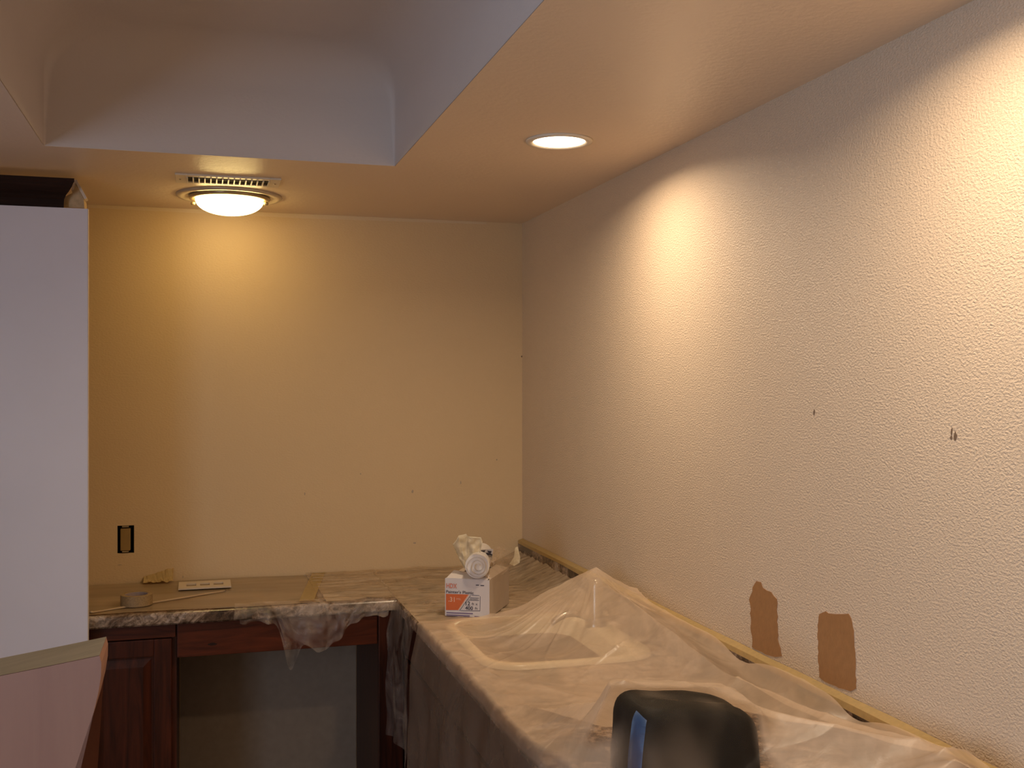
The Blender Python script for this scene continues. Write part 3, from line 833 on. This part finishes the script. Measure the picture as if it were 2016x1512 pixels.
bm = BM(); cyl(bm, uc_, RZl, RR-.0015, -.004, .24)
obj('rolled_film', bm, M['rollfilm'], parent=ro, smooth=False)
bm = BM(); nt = 260; turns = 3.3
prev = None
for i in range(nt+1):
    t = i/nt; a_ = 2*PI*turns*t; r = .006+(RR-.006)*t; wob = 1+.07*math.sin(a_*1.3)
    ps = [bm.verts.new(bxr(uc_+r*wob*math.cos(a_)+.002*(1-t), d_, RZl+r*math.sin(a_))) for d_ in (-.013-.004*math.sin(a_*.7), -.004)]
    if prev: bm.faces.new((prev[0], ps[0], ps[1], prev[1]))
    prev = ps
bmesh.ops.solidify(bm, geom=bm.faces[:], thickness=.0022)
obj('spiral_end', bm, M['rollfilm'], parent=ro, smooth=True)
# tuft
TB = at(928, 1112, d=3.5)
rim = [(886, 1060), (891, 1072), (899, 1062), (903, 1054), (918, 1051), (921, 1056), (934, 1057), (947, 1058), (950, 1066), (947, 1080), (944, 1095)]
def tuft(u, v):
    k = u*(len(rim)-1); i = min(int(k), len(rim)-2); f = k-i
    px = rim[i][0]*(1-f)+rim[i+1][0]*f; py = rim[i][1]*(1-f)+rim[i+1][1]*f
    base_px = 912+26*u; base_py = 1118
    qx = base_px+(px-base_px)*v; qy = base_py+(py-base_py)*v
    d_ = 3.53+.004*math.sin(u*19)*(.3+v)+.009*mnoise.noise(Vector((u*9, v*5, 0)))
    return at(qx, qy, d=d_)
b = grid(tuft, 60, 24); bmesh.ops.solidify(b, geom=b.faces[:], thickness=.0015); obj('loose_end', b, M['tuft'], parent=ro, smooth=True)
# folded film bundle to the right, out of the carton
fb = thing('film_bundle', 'loosely folded clear film bulging from the right side of the carton top', 'plastic film', bx(BWd*.8, .15, BHt))
def bun(u, v):
    a_ = u*PI*1.0; d_ = .02+.24*v
    r = .036+.008*mnoise.noise(Vector((u*6, v*6, 0)))+.004*math.sin(u*22+v*5)
    return bx(BWd-.022+.9*r*math.cos(a_)-.006*v+.012, d_, BHt+.008+(.030+r)*math.sin(a_)*(.75+.35*math.sin(v*PI)))
b = grid(bun, 40, 40); bmesh.ops.solidify(b, geom=b.faces[:], thickness=.001); obj('folded_film', b, M['cling'], parent=fb, smooth=True)
wing = [(1003, 1110), (1012, 1096), (1014, 1078), (1019, 1076), (1024, 1098), (1023, 1108), (1012, 1114)]
b = BM(); A = [b.verts.new(at(px, py, d=3.76+.01*random.random())) for px, py in wing]; b.faces.new(A); bmesh.ops.triangulate(b, faces=b.faces[:]); bmesh.ops.solidify(b, geom=b.faces[:], thickness=.0015)
obj('standing_edge', b, M['tuft'], parent=fb)
# small printed insert peeking out
ins = thing('printed_leaflet', 'small black and cream printed leaflet sticking up behind the film roll', 'leaflet', at(958, 1098, d=3.56))
def im(name, pts_, mat, d_, th=.001):
    b = BM(); A = [b.verts.new(at(px, py, d=d_)) for px, py in pts_]; b.faces.new(A); bmesh.ops.solidify(b, geom=b.faces[:], thickness=th); return obj(name, b, mat, parent=ins)
im('card', [(946, 1082), (971, 1081), (969, 1100), (966, 1106), (948, 1104)], M['carton'], 3.56)
im('print', [(947, 1084), (956, 1083), (951, 1091), (947, 1092)], M['ink'], 3.557)
im('print', [(959, 1084), (968, 1085), (966, 1090), (962, 1089)], M['ink'], 3.557)
im('print', [(958, 1088), (969, 1091), (968, 1097), (951, 1096)], M['ink'], 3.557)

# ------------------------------------------------------------------ white panel, crown, foreground board
ZP = 3.50
pr = at(174, 411, d=ZP); yP = pr.y; xP = pr.x
wp = thing('tall_cabinet', 'tall white melamine cabinet panel standing at the left edge', 'cabinet', (xP-.3, yP, 0))
bm = BM(); box(bm, xP-.70, yP, 0, xP-.0025, yP+.018, pr.z, .0008); obj('side_panel', bm, M['melamine'], parent=wp)
bm = BM(); box(bm, xP-.0025, yP-.0002, 0, xP, yP+.018, pr.z); obj('warm_lit_edge_band', bm, M['edgeband'], parent=wp, label='edge band coloured cream for the warm light on it')  # cream colour stands in for warm lamp light along the panel edge
bm = BM(); box(bm, xP-.70, yP+.0185, 0, xP-.12, YC-.012, pr.z-.001); obj('carcass', bm, M['melamine'], parent=wp)
# crown
cwn = thing('crown_moulding', 'dark espresso crown moulding with raw cut end above the white cabinet', 'moulding', (xP-.3, yP, pr.z))
zb = pr.z+.001; tp = at(146, 352, d=3.45).z
hC = tp-zb
prof = [(0, 0), (-.004, .0), (-.006, hC*.30), (-.012, hC*.38), (-.016, hC*.45), (-.030, hC*.55), (-.048, hC*.72), (-.055, hC*.84), (-.060, hC*.88), (-.060, hC), (-.050, hC), (.0, hC*.30)]
bm = BM(); xe0 = at(124, 400, d=3.49).x; xe1 = at(146, 352, d=3.44).x
def mit(y_): return xe0+(xe1-xe0)*min(1, max(0, -y_/.060))
A = [bm.verts.new((mit(u), yP+.012+u, zb+z_)) for u, z_ in prof]; B = [bm.verts.new((xP-.70, yP+.012+u, zb+z_)) for u, z_ in prof]
k = len(prof)
for i in range(k): bm.faces.new((A[i], A[(i+1) % k], B[(i+1) % k], B[i]))
bm.faces.new(A); bm.faces.new(B[::-1])
obj('moulding_run', bm, M['crown'], parent=cwn)
bm = BM()
def tri(pts_, d0, d1, mat, nm):
    b = BM(); A = [b.verts.new(at(px, py, d=d0)) for px, py in pts_]
    off = Vector((0, d1-d0, 0)); B = [b.verts.new(v_.co+off) for v_ in A]; n_ = len(A)
    b.faces.new(A); b.faces.new(B[::-1])
    for i in range(n_): b.faces.new((A[i], A[(i+1) % n_], B[(i+1) % n_], B[i]))
    return obj(nm, b, mat, parent=cwn)
tri([(126, 388), (142, 380), (141, 372), (147, 358), (165, 392), (166, 410), (124, 408)], 3.515, 3.60, M['raw'], 'raw_wood_end')
tri([(140, 374), (147, 354), (151, 354), (171, 390), (166, 392), (149, 360), (144, 374)], 3.512, 3.56, M['edgeband'], 'mitred_lip')

# foreground board
DB = 1.45
fbd = thing('corbel_board', 'pinkish wooden board with flared top and curved side at the lower left corner', 'wooden board', at(80, 1400, d=DB)*1.0)
front = [(-60, 1343), (0, 1331), (100, 1311), (196, 1291), (199.5, 1305), (199, 1330), (194, 1362), (185, 1400), (173, 1440), (159, 1480), (149, 1510), (138, 1560), (130, 1640), (128, 2300), (-60, 2300)]
F_ = [at(px, py, d=DB) for px, py in front]
back_dir = (at(203, 1262, z=F_[3].z)-F_[3]); back_dir.z = 0
bl = min(.35, back_dir.length); back_dir = back_dir.normalized()
off = Vector((0, .11, 0))
bm = BM(); A = [bm.verts.new(p) for p in F_]; B = [bm.verts.new(p+off) for p in F_]; n_ = len(F_)
for p in A+B: pass
bm.faces.new(A); bm.faces.new(B[::-1])
for i in range(n_): bm.faces.new((A[i], A[(i+1) % n_], B[(i+1) % n_], B[i]))
bmesh.ops.triangulate(bm, faces=[f for f in bm.faces if len(f.verts) > 4])
obj('board', bm, M['paperwood'], parent=fbd)
bm = BM()
top = F_[:4]; A = [bm.verts.new(p+Vector((0, -.0004, .0008))) for p in top]; B = [bm.verts.new(p+off+Vector((0, 0, .0008))) for p in top]
for i in range(3): bm.faces.new((A[i], A[i+1], B[i+1], B[i]))
bmesh.ops.solidify(bm, geom=bm.faces[:], thickness=.001)
obj('sawn_top', bm, M['paperedge'], parent=fbd, label='cream sawn top edge')
